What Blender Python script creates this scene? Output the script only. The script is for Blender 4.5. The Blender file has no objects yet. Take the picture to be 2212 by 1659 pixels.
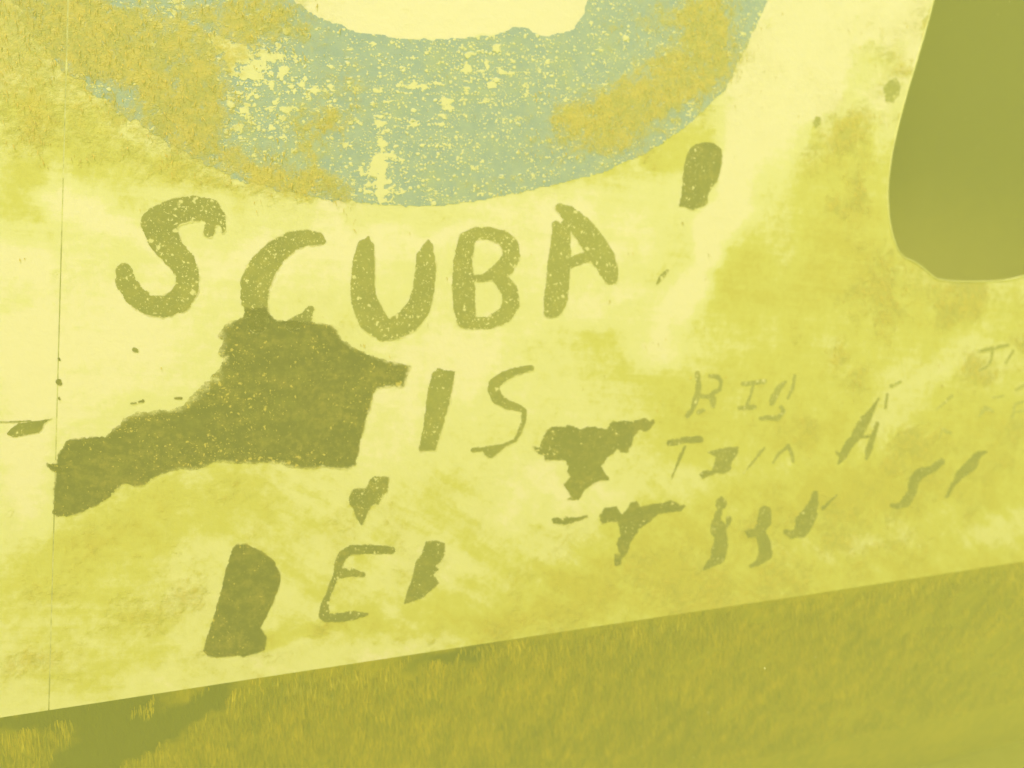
import bpy, math, random
import numpy as np
from mathutils import Vector

random.seed(7)
rng = np.random.default_rng(7)
S = bpy.context.scene
C = S.collection

# ---------------------------------------------------------------- camera
PITCH, YAW, FPX, W0, H0 = math.radians(8), math.radians(21), 2125.0, 2212.0, 1659.0
FWD = np.array([math.sin(YAW)*math.cos(PITCH), math.cos(YAW)*math.cos(PITCH), -math.sin(PITCH)])
RIGHT = np.array([math.cos(YAW), -math.sin(YAW), 0.0])
UP = np.cross(RIGHT, FWD)
CAM = np.array([0, 0, .88]) - 1.15*FWD
cd = bpy.data.cameras.new('camera')
cam = bpy.data.objects.new('camera', cd); C.objects.link(cam)
cam.location = CAM
cam.rotation_euler = (math.pi/2-PITCH, 0, -YAW)
cd.sensor_width = 36; cd.lens = 36*FPX/W0
cd.clip_start = .01; cd.clip_end = 400
cd.dof.use_dof = True; cd.dof.focus_distance = .95; cd.dof.aperture_fstop = 3.7
S.camera = cam

# ---------------------------------------------------------------- light
SUN = Vector((-.30, -.42, .86)).normalized()
world = bpy.data.worlds.new('World'); S.world = world; world.use_nodes = True
wn = world.node_tree; wn.nodes.clear()
sky = wn.nodes.new('ShaderNodeTexSky'); sky.sky_type = 'NISHITA'; sky.sun_disc = False
sky.sun_elevation = math.asin(SUN.z); sky.sun_rotation = math.atan2(SUN.x, SUN.y)
bg = wn.nodes.new('ShaderNodeBackground'); bg.inputs[1].default_value = .15
wo = wn.nodes.new('ShaderNodeOutputWorld')
wn.links.new(sky.outputs[0], bg.inputs[0]); wn.links.new(bg.outputs[0], wo.inputs[0])
sl = bpy.data.lights.new('sun', 'SUN'); sl.energy = 4.5; sl.angle = math.radians(.5); sl.color = (1, .95, .86)
sun = bpy.data.objects.new('sun', sl); C.objects.link(sun)
sun.rotation_euler = SUN.to_track_quat('Z', 'Y').to_euler(); sun.location = (0, -2, 6)
S.view_settings.view_transform = 'Standard'; S.view_settings.look = 'None'
S.view_settings.gamma = 1; S.view_settings.use_curve_mapping = False
S.view_settings.exposure = .14
S.cycles.volume_bounces = 3; S.cycles.max_bounces = 8; S.cycles.diffuse_bounces = 3
S.cycles.use_denoising = True; S.cycles.denoising_prefilter = 'ACCURATE'
S.cycles.sample_clamp_indirect = 6

# ---------------------------------------------------------------- helpers
EDGE = .567                       # height of the chine above the lake bed
ROOT = np.array([0.3, .55, 0.0])

def tag(o, label=None, cat=None, group=None, kind=None):
    for k, v in (('label', label), ('category', cat), ('group', group), ('kind', kind)):
        if v: o[k] = v
    return o

def empty(name, loc):
    o = bpy.data.objects.new(name, None); o.location = loc; o.empty_display_size = .1
    C.objects.link(o); return o

def mesh(name, V, F, mat, parent=None, attrs=None, smooth=False, off=ROOT):
    me = bpy.data.meshes.new(name)
    V = np.asarray(V, float)
    me.from_pydata((V-(off if parent else 0)).tolist(), [], [list(map(int, f)) for f in F])
    if attrs:
        for k, a in attrs.items():
            at = me.attributes.new(k, 'FLOAT', 'POINT')
            at.data.foreach_set('value', np.asarray(a, np.float32))
    if smooth: me.polygons.foreach_set('use_smooth', [True]*len(me.polygons))
    me.materials.append(mat); me.update()
    o = bpy.data.objects.new(name, me); C.objects.link(o)
    if parent: o.parent = parent
    return o

def hsh(i, j, s):
    h = (i*374761393 + j*668265263 + s*974634777) & 0x7fffffff
    h = ((h ^ (h >> 13))*1274126177) & 0x7fffffff
    h = h ^ (h >> 16)
    return (h & 0xffff)/65535.0

def vnoise(x, y, s=0):
    xi = np.floor(x).astype(np.int64); yi = np.floor(y).astype(np.int64)
    fx = x-xi; fy = y-yi
    fx = fx*fx*(3-2*fx); fy = fy*fy*(3-2*fy)
    a = hsh(xi, yi, s); b = hsh(xi+1, yi, s); c = hsh(xi, yi+1, s); d = hsh(xi+1, yi+1, s)
    return (a*(1-fx)+b*fx)*(1-fy)+(c*(1-fx)+d*fx)*fy

def fbm(x, y, s=0, o=4, g=.5):
    r = 0; a = 1; t = 0
    for k in range(o):
        r = r+a*vnoise(x, y, s+k*17); t += a; a *= g; x = x*2.03+3.1; y = y*2.03+1.7
    return r/t

def ray(x, y):
    return FWD+RIGHT*(x-W0/2)/FPX-UP*(y-H0/2)/FPX

def wall_at(x, y):                # photo point -> the hull side (plane y = 0): (u, z)
    d = ray(x, y); t = -CAM[1]/d[1]; q = CAM+t*d
    return q[0], q[2]

def photo_of(P):                  # 3-D points -> where they lie in the photograph's own frame
    d = np.asarray(P)-CAM
    k = d@FWD; k = np.where(k > .05, k, .05)
    return W0/2+FPX*(d@RIGHT)/k, H0/2-FPX*(d@UP)/k

def dent(u, z):                   # the sheet metal is not quite flat
    return .004*(fbm(u*2.1+5, z*2.4+9, 3, 3)-.5)

def wall_pts(u, z, off):
    return np.stack([u, -(dent(u, z)+off), z], -1)

def sdf_poly(P, x, y):            # negative inside
    P = np.asarray(P, float); d = np.full(x.shape, 1e18); ins = np.zeros(x.shape, bool)
    for a, b in zip(P, np.roll(P, -1, 0)):
        e = b-a; wx = x-a[0]; wy = y-a[1]
        t = np.clip((wx*e[0]+wy*e[1])/max(e@e, 1e-9), 0, 1)
        d = np.minimum(d, (wx-t*e[0])**2+(wy-t*e[1])**2)
        c = ((a[1] <= y) & (b[1] > y)) | ((b[1] <= y) & (a[1] > y))
        if abs(e[1]) > 1e-9:
            ins ^= c & (x < a[0]+(y-a[1])*e[0]/e[1])
    d = np.sqrt(d); return np.where(ins, -d, d)

def sdf_stroke(Q, x, y):          # brush stroke: points with a radius each
    d = np.full(x.shape, 1e18)
    Q = np.asarray(Q, float)
    for a, b in zip(Q[:-1], Q[1:]):
        e = b[:2]-a[:2]; wx = x-a[0]; wy = y-a[1]
        t = np.clip((wx*e[0]+wy*e[1])/max(e@e, 1e-9), 0, 1)
        d = np.minimum(d, np.hypot(wx-t*e[0], wy-t*e[1])-(a[2]+t*(b[2]-a[2])))
    return d

def iso(us, zs, f):
    """cells of a rectilinear grid where f <= 0, boundary cells clipped. returns uv list, faces"""
    nz, nu = f.shape
    ins = f <= 0
    cnt = ins[:-1, :-1].astype(int)+ins[:-1, 1:]+ins[1:, 1:]+ins[1:, :-1]
    idx = np.arange(nz*nu).reshape(nz, nu)
    U, Z = np.meshgrid(us, zs)
    V = [np.stack([U.ravel(), Z.ravel()], -1)]
    F = np.stack([idx[:-1, :-1], idx[:-1, 1:], idx[1:, 1:], idx[1:, :-1]], -1)[cnt == 4].tolist()
    extra = []; cache = {}; n0 = nz*nu
    for j, i in zip(*np.where((cnt > 0) & (cnt < 4))):
        cs = [(j, i), (j, i+1), (j+1, i+1), (j+1, i)]; poly = []
        for k in range(4):
            a, b = cs[k], cs[(k+1) % 4]
            if ins[a]: poly.append(idx[a])
            if ins[a] != ins[b]:
                key = (min(a, b), max(a, b))
                if key not in cache:
                    t = f[a]/(f[a]-f[b])
                    if key[0] != a: pass
                    pa = np.array([U[a], Z[a]]); pb = np.array([U[b], Z[b]])
                    cache[key] = n0+len(extra); extra.append(pa+(pb-pa)*np.clip(t, .02, .98))
                poly.append(cache[key])
        if len(poly) >= 3: F.append(poly)
    if extra: V.append(np.array(extra))
    V = np.concatenate(V)
    used = np.unique(np.concatenate([np.asarray(p) for p in F]))
    rm = np.full(len(V), -1); rm[used] = np.arange(len(used))
    F = [[rm[k] for k in p] for p in F]
    return V[used], F

def boundary(F):
    e = {}
    for p in F:
        for a, b in zip(p, p[1:]+p[:1]):
            if (b, a) in e: del e[(b, a)]
            else: e[(a, b)] = 1
    return list(e)

# tracing frames: (origin x, origin y, enlargement) of each stretch of the photograph, brought to the 2212-wide frame
K = 2212/2500
def T(name, pts):
    ox, oy, s = dict(c1=(250, 450, 3.6867), c2=(800, 450, 3.6867), c3=(1250, 300, 3.6867), c4=(500, 750, 3.6867),
                     c5=(1300, 950, 3.6867), c6=(1600, 850, 3.6867), c7=(2000, 800, 3.6867), c8=(450, 1150, 3.16),
                     c9=(1850, 0, 2.2723), c10=(0, 950, 4.424), D=(0, 625, 2.6523), E=(833, 625, 2.6523), I=(1666, 1250, 2.6523),
                     full=(0, 0, K))[name]
    out = []
    for p in pts:
        q = [(ox+p[0]/s)*K, (oy+p[1]/s)*K]
        if len(p) > 2: q.append(p[2]/s*K)
        out.append(tuple(q))
    return out

# ---------------------------------------------------------------- where growth sits on the side
ORANGE = [  # x, y, rx, ry, angle, strength
 (1500, 1260, 300, 22, -8, .3), (1100, 1340, 200, 18, -9, .3), (420, 1430, 260, 14, -9, .25),
 (430, 35, 170, 60, 0, .55), (600, 70, 120, 60, 20, .4), (670, 290, 110, 70, 0, .35), (1330, 60, 90, 60, 0, .3), (1200, 330, 110, 40, -8, .3), (-20, 60, 150, 110, 0, .95), (180, 50, 190, 75, 20, .75), (330, 130, 150, 70, 30, 1.0), (420, 195, 100, 60, 20, .9), (190, 130, 110, 60, 30, .7), (260, 270, 120, 40, 30, .5), (60, 300, 110, 60, 0, .4), (180, 330, 110, 40, 20, .3), (300, 350, 130, 26, 24, .35), (470, 405, 110, 16, 20, .35),
 (-20, 170, 90, 90, 0, .7), (120, 230, 60, 60, 0, .45), (500, 350, 170, 62, 22, .8), (640, 385, 110, 32, 15, .75), (390, 265, 80, 40, 30, .6), (760, 190, 60, 70, 0, .55), (700, 280, 60, 50, 0, .6),
 (560, 30, 130, 70, 0, .6), (480, 120, 70, 40, 0, .4), (1420, 190, 140, 60, -22, .95), (1310, 235, 170, 40, -10, .85), (1530, 110, 90, 120, 10, .8), (1470, 20, 90, 60, 0, .6), (1560, 30, 60, 60, 0, .5),
 (1360, 300, 90, 40, -15, .7), (1250, 290, 70, 40, 0, .35), (1080, 405, 130, 22, -6, .4), (740, 410, 60, 30, 0, .5),
 (1880, 105, 60, 60, 0, .25), (1950, 150, 50, 40, 0, .45), (1900, 270, 90, 50, 20, .35), (1820, 330, 60, 120, 0, .3), (1990, 600, 120, 70, 20, .4), (2120, 640, 150, 50, 0, .4),
 (1560, 870, 150, 70, 0, .3), (1960, 1000, 130, 60, -30, .3), (1700, 1130, 240, 60, -8, .35), (1420, 1200, 120, 50, 0, .32), (1250, 1260, 150, 40, -6, .35), (250, 1110, 90, 60, -25, .4), (140, 1240, 130, 50, -20, .3),
 (260, 1340, 150, 45, -20, .32), (380, 1300, 100, 35, -20, .25), (70, 1400, 90, 60, 0, .25), (760, 1350, 90, 30, -8, .3), (500, 1060, 120, 40, -10, .28), (800, 1100, 40, 30, 0, .25), (1850, 640, 60, 90, 0, .2), (730, 700, 60, 14, 40, .4), (850, 770, 60, 10, 12, .3)]
FILM = [
 (1700, 1235, 420, 26, -8, .5), (1150, 1330, 330, 24, -9, .5), (500, 1400, 420, 24, -9, .45), (2100, 1190, 150, 18, -8, .2),
 (100, 300, 170, 170, 0, .55), (300, 340, 200, 60, 25, .4), (70, 430, 80, 70, 0, .45), (230, 400, 120, 50, 20, .35), (450, 395, 140, 25, 25, .3), (90, 640, 120, 40, 0, .3), (150, 800, 70, 20, 0, .3), (170, 700, 60, 14, 0, .25),
 (1400, 340, 130, 50, -10, .55), (1480, 290, 100, 80, 0, .5), (1210, 380, 120, 20, -8, .35), (640, 420, 90, 16, 15, .4), (860, 470, 110, 20, 0, .3), (980, 490, 200, 12, -8, .25), (1200, 500, 160, 12, -8, .25),
 (1530, 580, 120, 60, -10, .5), (1620, 640, 160, 70, 10, .5), (1760, 420, 130, 140, 0, .6), (1870, 420, 90, 180, 10, .55), (1800, 600, 200, 110, 0, .65), (2080, 690, 200, 60, 0, .6), (1870, 140, 50, 60, 0, .5), (1620, 560, 60, 40, 0, .3),
 (1320, 740, 130, 40, -8, .55), (1360, 800, 110, 40, 0, .4), (1470, 850, 130, 60, 0, .5), (1700, 780, 200, 90, 0, .6), (1650, 950, 260, 90, -10, .7), (1950, 900, 250, 120, -30, .5), (1800, 1100, 400, 90, -8, .7), (2100, 1050, 200, 120, -20, .5),
 (1400, 1180, 200, 90, -8, .75), (1250, 1270, 260, 60, -8, .7), (1120, 960, 90, 50, -30, .35), (970, 900, 60, 30, 0, .2), (960, 1070, 120, 70, -20, .4), (730, 1120, 120, 70, -20, .45), (420, 1080, 200, 70, -20, .6), (220, 1170, 180, 90, -20, .6),
 (200, 1350, 260, 130, -15, .65), (560, 1150, 120, 60, 0, .3), (700, 1260, 80, 60, 0, .5), (850, 1330, 200, 40, -8, .6), (1060, 1180, 90, 60, 0, .35), (640, 1380, 100, 30, -8, .3), (60, 1230, 90, 90, 0, .45),
 (1520, 930, 70, 40, 0, .2), (2140, 900, 90, 50, -20, .35), (2050, 830, 60, 30, -20, .3), (1810, 180, 22, 34, 10, .7), (1750, 300, 16, 18, 10, .75), (1800, 60, 26, 34, 0, .6), (1760, 370, 30, 40, 0, .3), (1830, 250, 20, 60, 10, .4), (1560, 640, 40, 18, 0, .2)]
CREAM = [
 (1760, 60, 90, 120, 8, 1.0), (1690, 200, 70, 120, 12, 1.35), (1600, 360, 32, 120, 14, 1.22), (1540, 520, 32, 120, 14, 1.08), (1470, 660, 40, 100, 25, 0.88), (1400, 740, 50, 60, 35, .5), (1680, 560, 60, 60, 30, .3), (1790, 180, 40, 80, 0, .5),
 (940, 20, 260, 40, 0, 1.0), (1190, 20, 90, 50, 0, 1.1), (900, 60, 150, 25, 0, .6), (1930, 30, 50, 60, 10, .8), (1900, 180, 40, 36, 30, .5), (1990, 30, 12, 120, 11, .6), (1915, 270, 14, 110, 11, .4),
 (120, 430, 28, 46, 0, .8), (190, 460, 60, 30, 20, .6), (300, 500, 130, 26, 18, .55), (40, 560, 100, 36, 5, .6), (240, 750, 170, 110, 0, .55), (60, 740, 80, 110, 0, .55), (60, 1000, 46, 120, 0, .6), (50, 1150, 50, 60, 0, .35), (720, 440, 36, 22, -30, .7), (700, 560, 300, 90, 0, .25),
 (880, 520, 260, 40, -3, .3), (1180, 470, 220, 40, -6, .35), (1330, 520, 110, 40, -8, .4), (1000, 760, 160, 60, 0, .35), (860, 880, 50, 120, 8, .3), (1010, 820, 60, 90, 8, .3), (1130, 1060, 70, 90, 20, .35), (1300, 650, 120, 40, -8, .35), (560, 560, 60, 60, 0, .2),
 (1790, 690, 90, 50, 0, .3), (2020, 800, 130, 36, -25, .55), (1960, 880, 110, 45, -35, .55), (1860, 930, 60, 30, -40, .3), (1690, 1010, 70, 22, -20, .3), (1400, 1020, 110, 50, 0, .35), (2150, 1150, 90, 50, -20, .5), (1950, 1140, 150, 24, -25, .35),
 (700, 1190, 40, 60, 10, .3), (390, 1100, 60, 24, -20, .3), (430, 1180, 60, 20, -20, .4), (120, 1250, 40, 40, 0, .2), (420, 1420, 60, 14, -10, .2), (900, 1400, 80, 12, -8, .4), (640, 1400, 120, 10, -10, .35), (1250, 1100, 60, 60, 0, .25), (1380, 355, 40, 10, 30, .4)]

def blobs(B, x, y):
    r = np.zeros(x.shape)
    for cx, cy, rx, ry, a, s in B:
        c, n = math.cos(math.radians(a)), math.sin(math.radians(a))
        dx, dy = x-cx, y-cy
        p, q = (dx*c+dy*n)/rx, (-dx*n+dy*c)/ry
        r += s*np.exp(-(p*p+q*q)*.9)
    return r

def growth(x, y):
    wx = x+36*(fbm(x/70, y/70, 61, 3)-.5)*2; wy = y+36*(fbm(x/70, y/70, 77, 3)-.5)*2
    o = np.clip(blobs(ORANGE, wx, wy), 0, 1.15)
    f = .12+blobs(FILM, wx, wy)*.8-blobs(CREAM, wx, wy)*1.0
    out = np.clip(np.maximum(np.maximum(-60-x, x-W0-60), -60-y)/320, 0, 1)
    f = np.clip(f+.35*out+.28*np.clip((x-1250)/900, 0, 1)*np.clip((y-250)/600, 0, 1), -1, 1.1)
    o = o+.22*np.clip((x-1500)/400, 0, 1)*fbm(x/120, y/120, 29, 3)
    diag = np.clip((y-760)/300, 0, 1)*np.clip((x+200)/900, .35, 1)
    edge_y = 1545-.149*x
    band = np.exp(-((edge_y-y)/46)**2)
    f = np.clip(f+.55*band*np.clip((x-820)/200, 0, 1), -1, 1.15)
    o = o+.34*band*np.clip((x-860)/160, 0, 1)*np.clip((1900-x)/300, 0, 1)
    mott = np.clip(fbm(wx/62, wy/62, 33, 4)-.45, 0, 1)
    zone = np.clip((x-1560)/300, 0, 1)*np.clip((1250-y)/300, 0, 1)*3.0+np.clip((y-1000)/160, 0, 1)*1.5+np.clip((330-x)/200, 0, 1)*np.clip((430-y)/150, 0, 1)*1.6
    o = o+mott*zone*np.where(blobs(CREAM, wx, wy) > .3, .35, 1.0)
    return dict(film=f, orange=o, diag=diag)

# ---------------------------------------------------------------- materials
class N:
    def __init__(s, name):
        s.m = bpy.data.materials.new(name); s.m.use_nodes = True
        s.t = s.m.node_tree; s.t.nodes.clear()
        s.out = s.t.nodes.new('ShaderNodeOutputMaterial')
        s.tc = s.t.nodes.new('ShaderNodeTexCoord').outputs['Object']
    def put(s, node, k, v):
        if hasattr(v, 'links'): s.t.links.new(v, node.inputs[k])
        elif v is not None: node.inputs[k].default_value = v
    def math(s, op, a, b=None, c=None, clamp=False):
        n = s.t.nodes.new('ShaderNodeMath'); n.operation = op; n.use_clamp = clamp
        for k, v in enumerate((a, b, c)):
            if v is not None: s.put(n, k, v)
        return n.outputs[0]
    def map(s, scale=(1, 1, 1), roty=0, loc=(0, 0, 0), vec=None):
        n = s.t.nodes.new('ShaderNodeMapping'); n.vector_type = 'TEXTURE' if False else 'POINT'
        r = s.t.nodes.new('ShaderNodeVectorRotate'); r.rotation_type = 'Y_AXIS'; r.inputs['Angle'].default_value = roty
        s.t.links.new(vec or s.tc, r.inputs['Vector']); s.t.links.new(r.outputs[0], n.inputs[0])
        n.inputs['Scale'].default_value = scale; n.inputs['Location'].default_value = loc
        return n.outputs[0]
    def noise(s, scale, detail=4, rough=.55, vec=None, dist=0):
        n = s.t.nodes.new('ShaderNodeTexNoise'); s.put(n, 'Vector', vec or s.tc)
        n.inputs['Scale'].default_value = scale; n.inputs['Detail'].default_value = detail
        n.inputs['Roughness'].default_value = rough; n.inputs['Distortion'].default_value = dist
        return n.outputs['Fac']
    def noisec(s, scale, vec=None):
        n = s.t.nodes.new('ShaderNodeTexNoise'); s.put(n, 'Vector', vec or s.tc); n.inputs['Scale'].default_value = scale
        return n.outputs['Color']
    def vor(s, scale, vec=None, rnd=1):
        n = s.t.nodes.new('ShaderNodeTexVoronoi'); s.put(n, 'Vector', vec or s.tc)
        n.inputs['Scale'].default_value = scale; n.inputs['Randomness'].default_value = rnd
        sp = s.t.nodes.new('ShaderNodeSeparateColor'); s.t.links.new(n.outputs['Color'], sp.inputs[0])
        return n.outputs['Distance'], sp.outputs[0], sp.outputs[1]
    def attr(s, name):
        n = s.t.nodes.new('ShaderNodeAttribute'); n.attribute_name = name; return n.outputs['Fac']
    def step(s, v, a, b):
        n = s.t.nodes.new('ShaderNodeMapRange'); n.interpolation_type = 'SMOOTHSTEP'
        s.put(n, 0, v); s.put(n, 1, a); s.put(n, 2, b); return n.outputs[0]
    def mix(s, f, a, b):
        n = s.t.nodes.new('ShaderNodeMix'); n.data_type = 'RGBA'
        s.put(n, 0, f)
        for k, v in ((6, a), (7, b)):
            s.put(n, k, v if hasattr(v, 'links') else (*v, 1))
        return n.outputs[2]
    def mixf(s, f, a, b):
        n = s.t.nodes.new('ShaderNodeMix'); s.put(n, 0, f); s.put(n, 2, a); s.put(n, 3, b); return n.outputs[0]
    def warp(s, amt, scale):
        a = s.t.nodes.new('ShaderNodeVectorMath'); a.operation = 'MULTIPLY_ADD'
        s.t.links.new(s.noisec(scale), a.inputs[0]); a.inputs[1].default_value = (amt,)*3
        s.t.links.new(s.tc, a.inputs[2]); return a.outputs[0]
    def done(s, col, height=None, rough=.9, dist=.002, strength=.6):
        b = s.t.nodes.new('ShaderNodeBsdfPrincipled'); s.put(b, 'Base Color', col if hasattr(col, 'links') else (*col, 1))
        s.put(b, 'Roughness', rough); b.inputs['Specular IOR Level'].default_value = .08
        if height is not None:
            bp = s.t.nodes.new('ShaderNodeBump'); bp.inputs['Distance'].default_value = dist; bp.inputs['Strength'].default_value = strength
            s.t.links.new(height, bp.inputs['Height']); s.t.links.new(bp.outputs[0], b.inputs['Normal'])
        s.t.links.new(b.outputs[0], s.out.inputs[0]); return s.m

CREAMC, PALE, OLIVE, DEEP = (.90, .79, .66), (.80, .74, .46), (.64, .585, .18), (.55, .45, .10)
ORA, ORB = (.62, .46, .12), (.42, .365, .12)
BARE = (.055, .058, .035)

def coat(n):
    """silt, film and orange algae shared by everything on the side -> colour, orange mask, height"""
    film, ora, diag = n.attr('film'), n.attr('orange'), n.attr('diag')
    big = n.noise(8, 6, .62, n.warp(.03, 6)); mid = n.noise(34, 6, .66, n.warp(.01, 30)); fine = n.noise(170, 5, .7)
    sm = n.noise(85, 5, .65, n.warp(.004, 90))
    st1 = n.noise(1, 5, .6, n.map((7, 7, 110), -.10)); st2 = n.noise(1, 5, .6, n.map((9, 9, 42), -.62, vec=n.warp(.02, 14)))
    st = n.mixf(diag, st1, st2)
    t = n.math('ADD', film, n.math('MULTIPLY', n.math('SUBTRACT', big, .5), .9))
    t = n.math('ADD', t, n.math('MULTIPLY', n.math('SUBTRACT', mid, .5), 1.15))
    t = n.math('ADD', t, n.math('MULTIPLY', n.math('SUBTRACT', st, .5), n.mixf(diag, .7, 1.6)))
    t = n.math('ADD', t, n.math('MULTIPLY', n.math('SUBTRACT', sm, .5), .55))
    tf = n.math('ADD', t, n.math('MULTIPLY', n.math('SUBTRACT', fine, .5), .5))
    c = n.mix(n.step(tf, -.35, .12), CREAMC, PALE)
    c = n.mix(n.step(tf, .15, .75), c, OLIVE)
    c = n.mix(n.math('MULTIPLY', n.step(tf, .7, 1.25), .8), c, DEEP)
    m = n.math('ADD', ora, n.math('MULTIPLY', n.math('SUBTRACT', mid, .5), 1.1))
    m = n.math('ADD', m, n.math('MULTIPLY', n.math('SUBTRACT', fine, .5), .9))
    m = n.math('ADD', m, n.math('MULTIPLY', n.math('SUBTRACT', sm, .5), 1.0))
    om = n.math('MAXIMUM', n.math('MULTIPLY', n.step(m, .22, 1.15), .92), n.math('MULTIPLY', ora, n.math('MULTIPLY', n.step(mid, .3, .7), .7)))
    mot = n.math('ADD', n.math('MULTIPLY', n.noise(150, 5, .75), .6), n.math('MULTIPLY', n.noise(50, 4, .6), .4))
    oc = n.mix(n.step(mot, .40, .60), ORB, ORA)
    h = n.math('ADD', n.math('MULTIPLY', fine, n.math('ADD', .25, om)), n.math('MULTIPLY', mid, .5))
    return c, om, oc, h, dict(big=big, mid=mid, fine=fine, st=st, sm=sm)

def mat_panel():
    n = N('silted_white_paint'); c, om, oc, h, _ = coat(n)
    return n.done(n.mix(n.math('MULTIPLY', om, .8), c, oc), h, dist=.0025)

def mat_blue():
    n = N('worn_blue_paint'); c, om, oc, h, x = coat(n)
    sp = n.attr('speck')
    w = n.warp(.006, 110)
    blue = n.mix(n.step(n.noise(60, 5, .65), .35, .7), (.23, .34, .49), (.33, .42, .49))
    rows = n.noise(1, 3, .5, n.map((14, 14, 190), .03))
    cl = n.math('ADD', n.noise(26, 4, .6), n.math('MULTIPLY', n.math('SUBTRACT', rows, .5), .8))
    mask = None
    for sc, lo, hi, thr in ((62, .14, .50, .52), (115, .16, .52, .26), (215, .18, .52, .10), (380, .18, .50, .12)):
        d, r1, r2 = n.vor(sc, n.map((1, 1, 1.25), .03, vec=w), .85)
        rad = n.math('MULTIPLY_ADD', n.math('MULTIPLY', r1, r1), hi-lo, lo)
        on = n.math('GREATER_THAN', n.math('ADD', n.math('ADD', r2, n.math('MULTIPLY', n.math('SUBTRACT', cl, .5), 1.6)), n.math('MULTIPLY', sp, .55)), thr+.40)
        k = n.math('MULTIPLY', n.math('SUBTRACT', 1, n.step(d, n.math('MULTIPLY', rad, .75), rad)), on)
        mask = k if mask is None else n.math('MAXIMUM', mask, k)
    bl = n.math('ADD', n.noise(1, 4, .55, n.map((95, 95, 120), .0, vec=n.warp(.012, 70))), n.math('MULTIPLY', n.math('SUBTRACT', cl, .5), .45))
    bl = n.math('ADD', bl, n.math('MULTIPLY', sp, .17))
    mask = n.math('MAXIMUM', mask, n.step(bl, .69, .72))
    b = n.mix(n.math('MULTIPLY', mask, .92), blue, (.86, .78, .50))
    filmy = n.step(n.math('ADD', x['mid'], n.math('MULTIPLY', x['big'], .6)), .75, 1.05)
    b = n.mix(n.math('MULTIPLY', filmy, .24), b, (.52, .52, .16))
    hole = n.step(n.math('ADD', n.math('MULTIPLY', n.math('ADD', x['fine'], x['sm']), .5), n.math('MULTIPLY', n.attr('orange'), .20)), .50, .70)
    om2 = n.math('MULTIPLY', om, hole)
    return n.done(n.mix(om2, b, oc), n.math('ADD', h, mask), dist=.0016)

def mat_bare(name='bare_dark_metal'):
    n = N(name); c, om, oc, h, x = coat(n)
    edge, grit = n.attr('edge'), n.attr('grit')
    lines = n.noise(1, 6, .7, n.map((20, 20, 62), -.12, vec=n.warp(.05, 16)))
    base = n.mix(n.step(n.math('ADD', n.math('MULTIPLY', lines, .45), n.math('MULTIPLY', x['fine'], .55)), .44, .70), BARE, (.26, .20, .065))
    base = n.mix(n.math('MULTIPLY', n.step(n.noise(50, 5, .65), .5, .75), .45), base, (.22, .20, .06))
    w = n.warp(.009, 150); mask = None; pat = n.noise(30, 4, .6)
    for sc, thr in ((130, 1.38), (240, 1.20), (450, 1.08)):
        d, r1, r2 = n.vor(sc, w, 1)
        rad = n.math('MULTIPLY_ADD', n.math('MULTIPLY', r1, r1), .34, .10)
        on = n.math('GREATER_THAN', n.math('ADD', n.math('MULTIPLY', grit, .62), n.math('ADD', n.math('MULTIPLY', r2, .62), n.math('MULTIPLY', pat, 1.3))), thr)
        k = n.math('MULTIPLY', n.math('SUBTRACT', 1, n.step(d, n.math('MULTIPLY', rad, .6), rad)), on)
        mask = k if mask is None else n.math('MAXIMUM', mask, k)
    base = n.mix(n.attr('veil'), base, (.48, .45, .17))
    base = n.mix(n.math('MULTIPLY', mask, .85), base, n.mix(n.step(n.attr('veil'), .03, .2), (.64, .48, .13), (.82, .74, .44)))
    lum = n.math('MULTIPLY_ADD', n.math('SUBTRACT', x['fine'], .5), .9, edge)
    cover = n.math('SUBTRACT', 1, n.step(lum, -.18, .22))
    return n.done(n.mix(cover, base, n.mix(.25, c, (.60, .48, .13))), h, dist=.001, strength=.3)

def mat_plain(name, a, b, scale=20, rough=.9):
    n = N(name); f = n.noise(scale, 6, .65); g = n.noise(scale*7, 4, .6)
    return n.done(n.mix(n.step(n.math('ADD', f, n.math('MULTIPLY', n.math('SUBTRACT', g, .5), .5)), .35, .68), a, b), g, rough, .003)

def mat_under():
    n = N('shaded_underside_growth'); bare = n.attr('bare')
    st = n.noise(1, 5, .65, n.map((160, 40, 30))); f = n.noise(60, 5, .65); b = n.noise(9, 4, .6)
    t = n.math('ADD', n.math('ADD', n.math('MULTIPLY', st, .9), n.math('MULTIPLY', f, .5)), n.math('MULTIPLY', b, .6))
    g = n.mix(n.step(t, .75, 1.3), (.34, .31, .06), (.60, .46, .07))
    k = n.math('ADD', bare, n.math('MULTIPLY', n.math('SUBTRACT', f, .5), .7))
    return n.done(n.mix(n.step(k, .15, .95), g, (.10, .115, .05)), st, dist=.004)

def mat_blade(name, a, b):
    n = N(name); t = n.attr('tint'); return n.done(n.mix(t, a, b), rough=.85)

M_PANEL, M_BLUE, M_BARE = mat_panel(), mat_blue(), mat_bare()
M_UNDER = mat_under()
M_TURF = mat_blade('orange_algae', (.42, .33, .10), (.70, .47, .10))
M_FRINGE = mat_blade('hanging_algae', (.26, .25, .06), (.84, .61, .08))
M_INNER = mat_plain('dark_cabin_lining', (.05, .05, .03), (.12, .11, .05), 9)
M_BED = mat_plain('lake_silt', (.50, .44, .15), (.66, .58, .22), 3)
M_RIM = mat_plain('pale_window_edge', (.72, .68, .32), (.88, .82, .46), 40)
M_ROOF = mat_plain('silted_roof_paint', (.55, .50, .18), (.74, .68, .30), 8)
M_FLAKE = mat_plain('floating_silt', (.85, .78, .45), (.9, .85, .55), 50)

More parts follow.
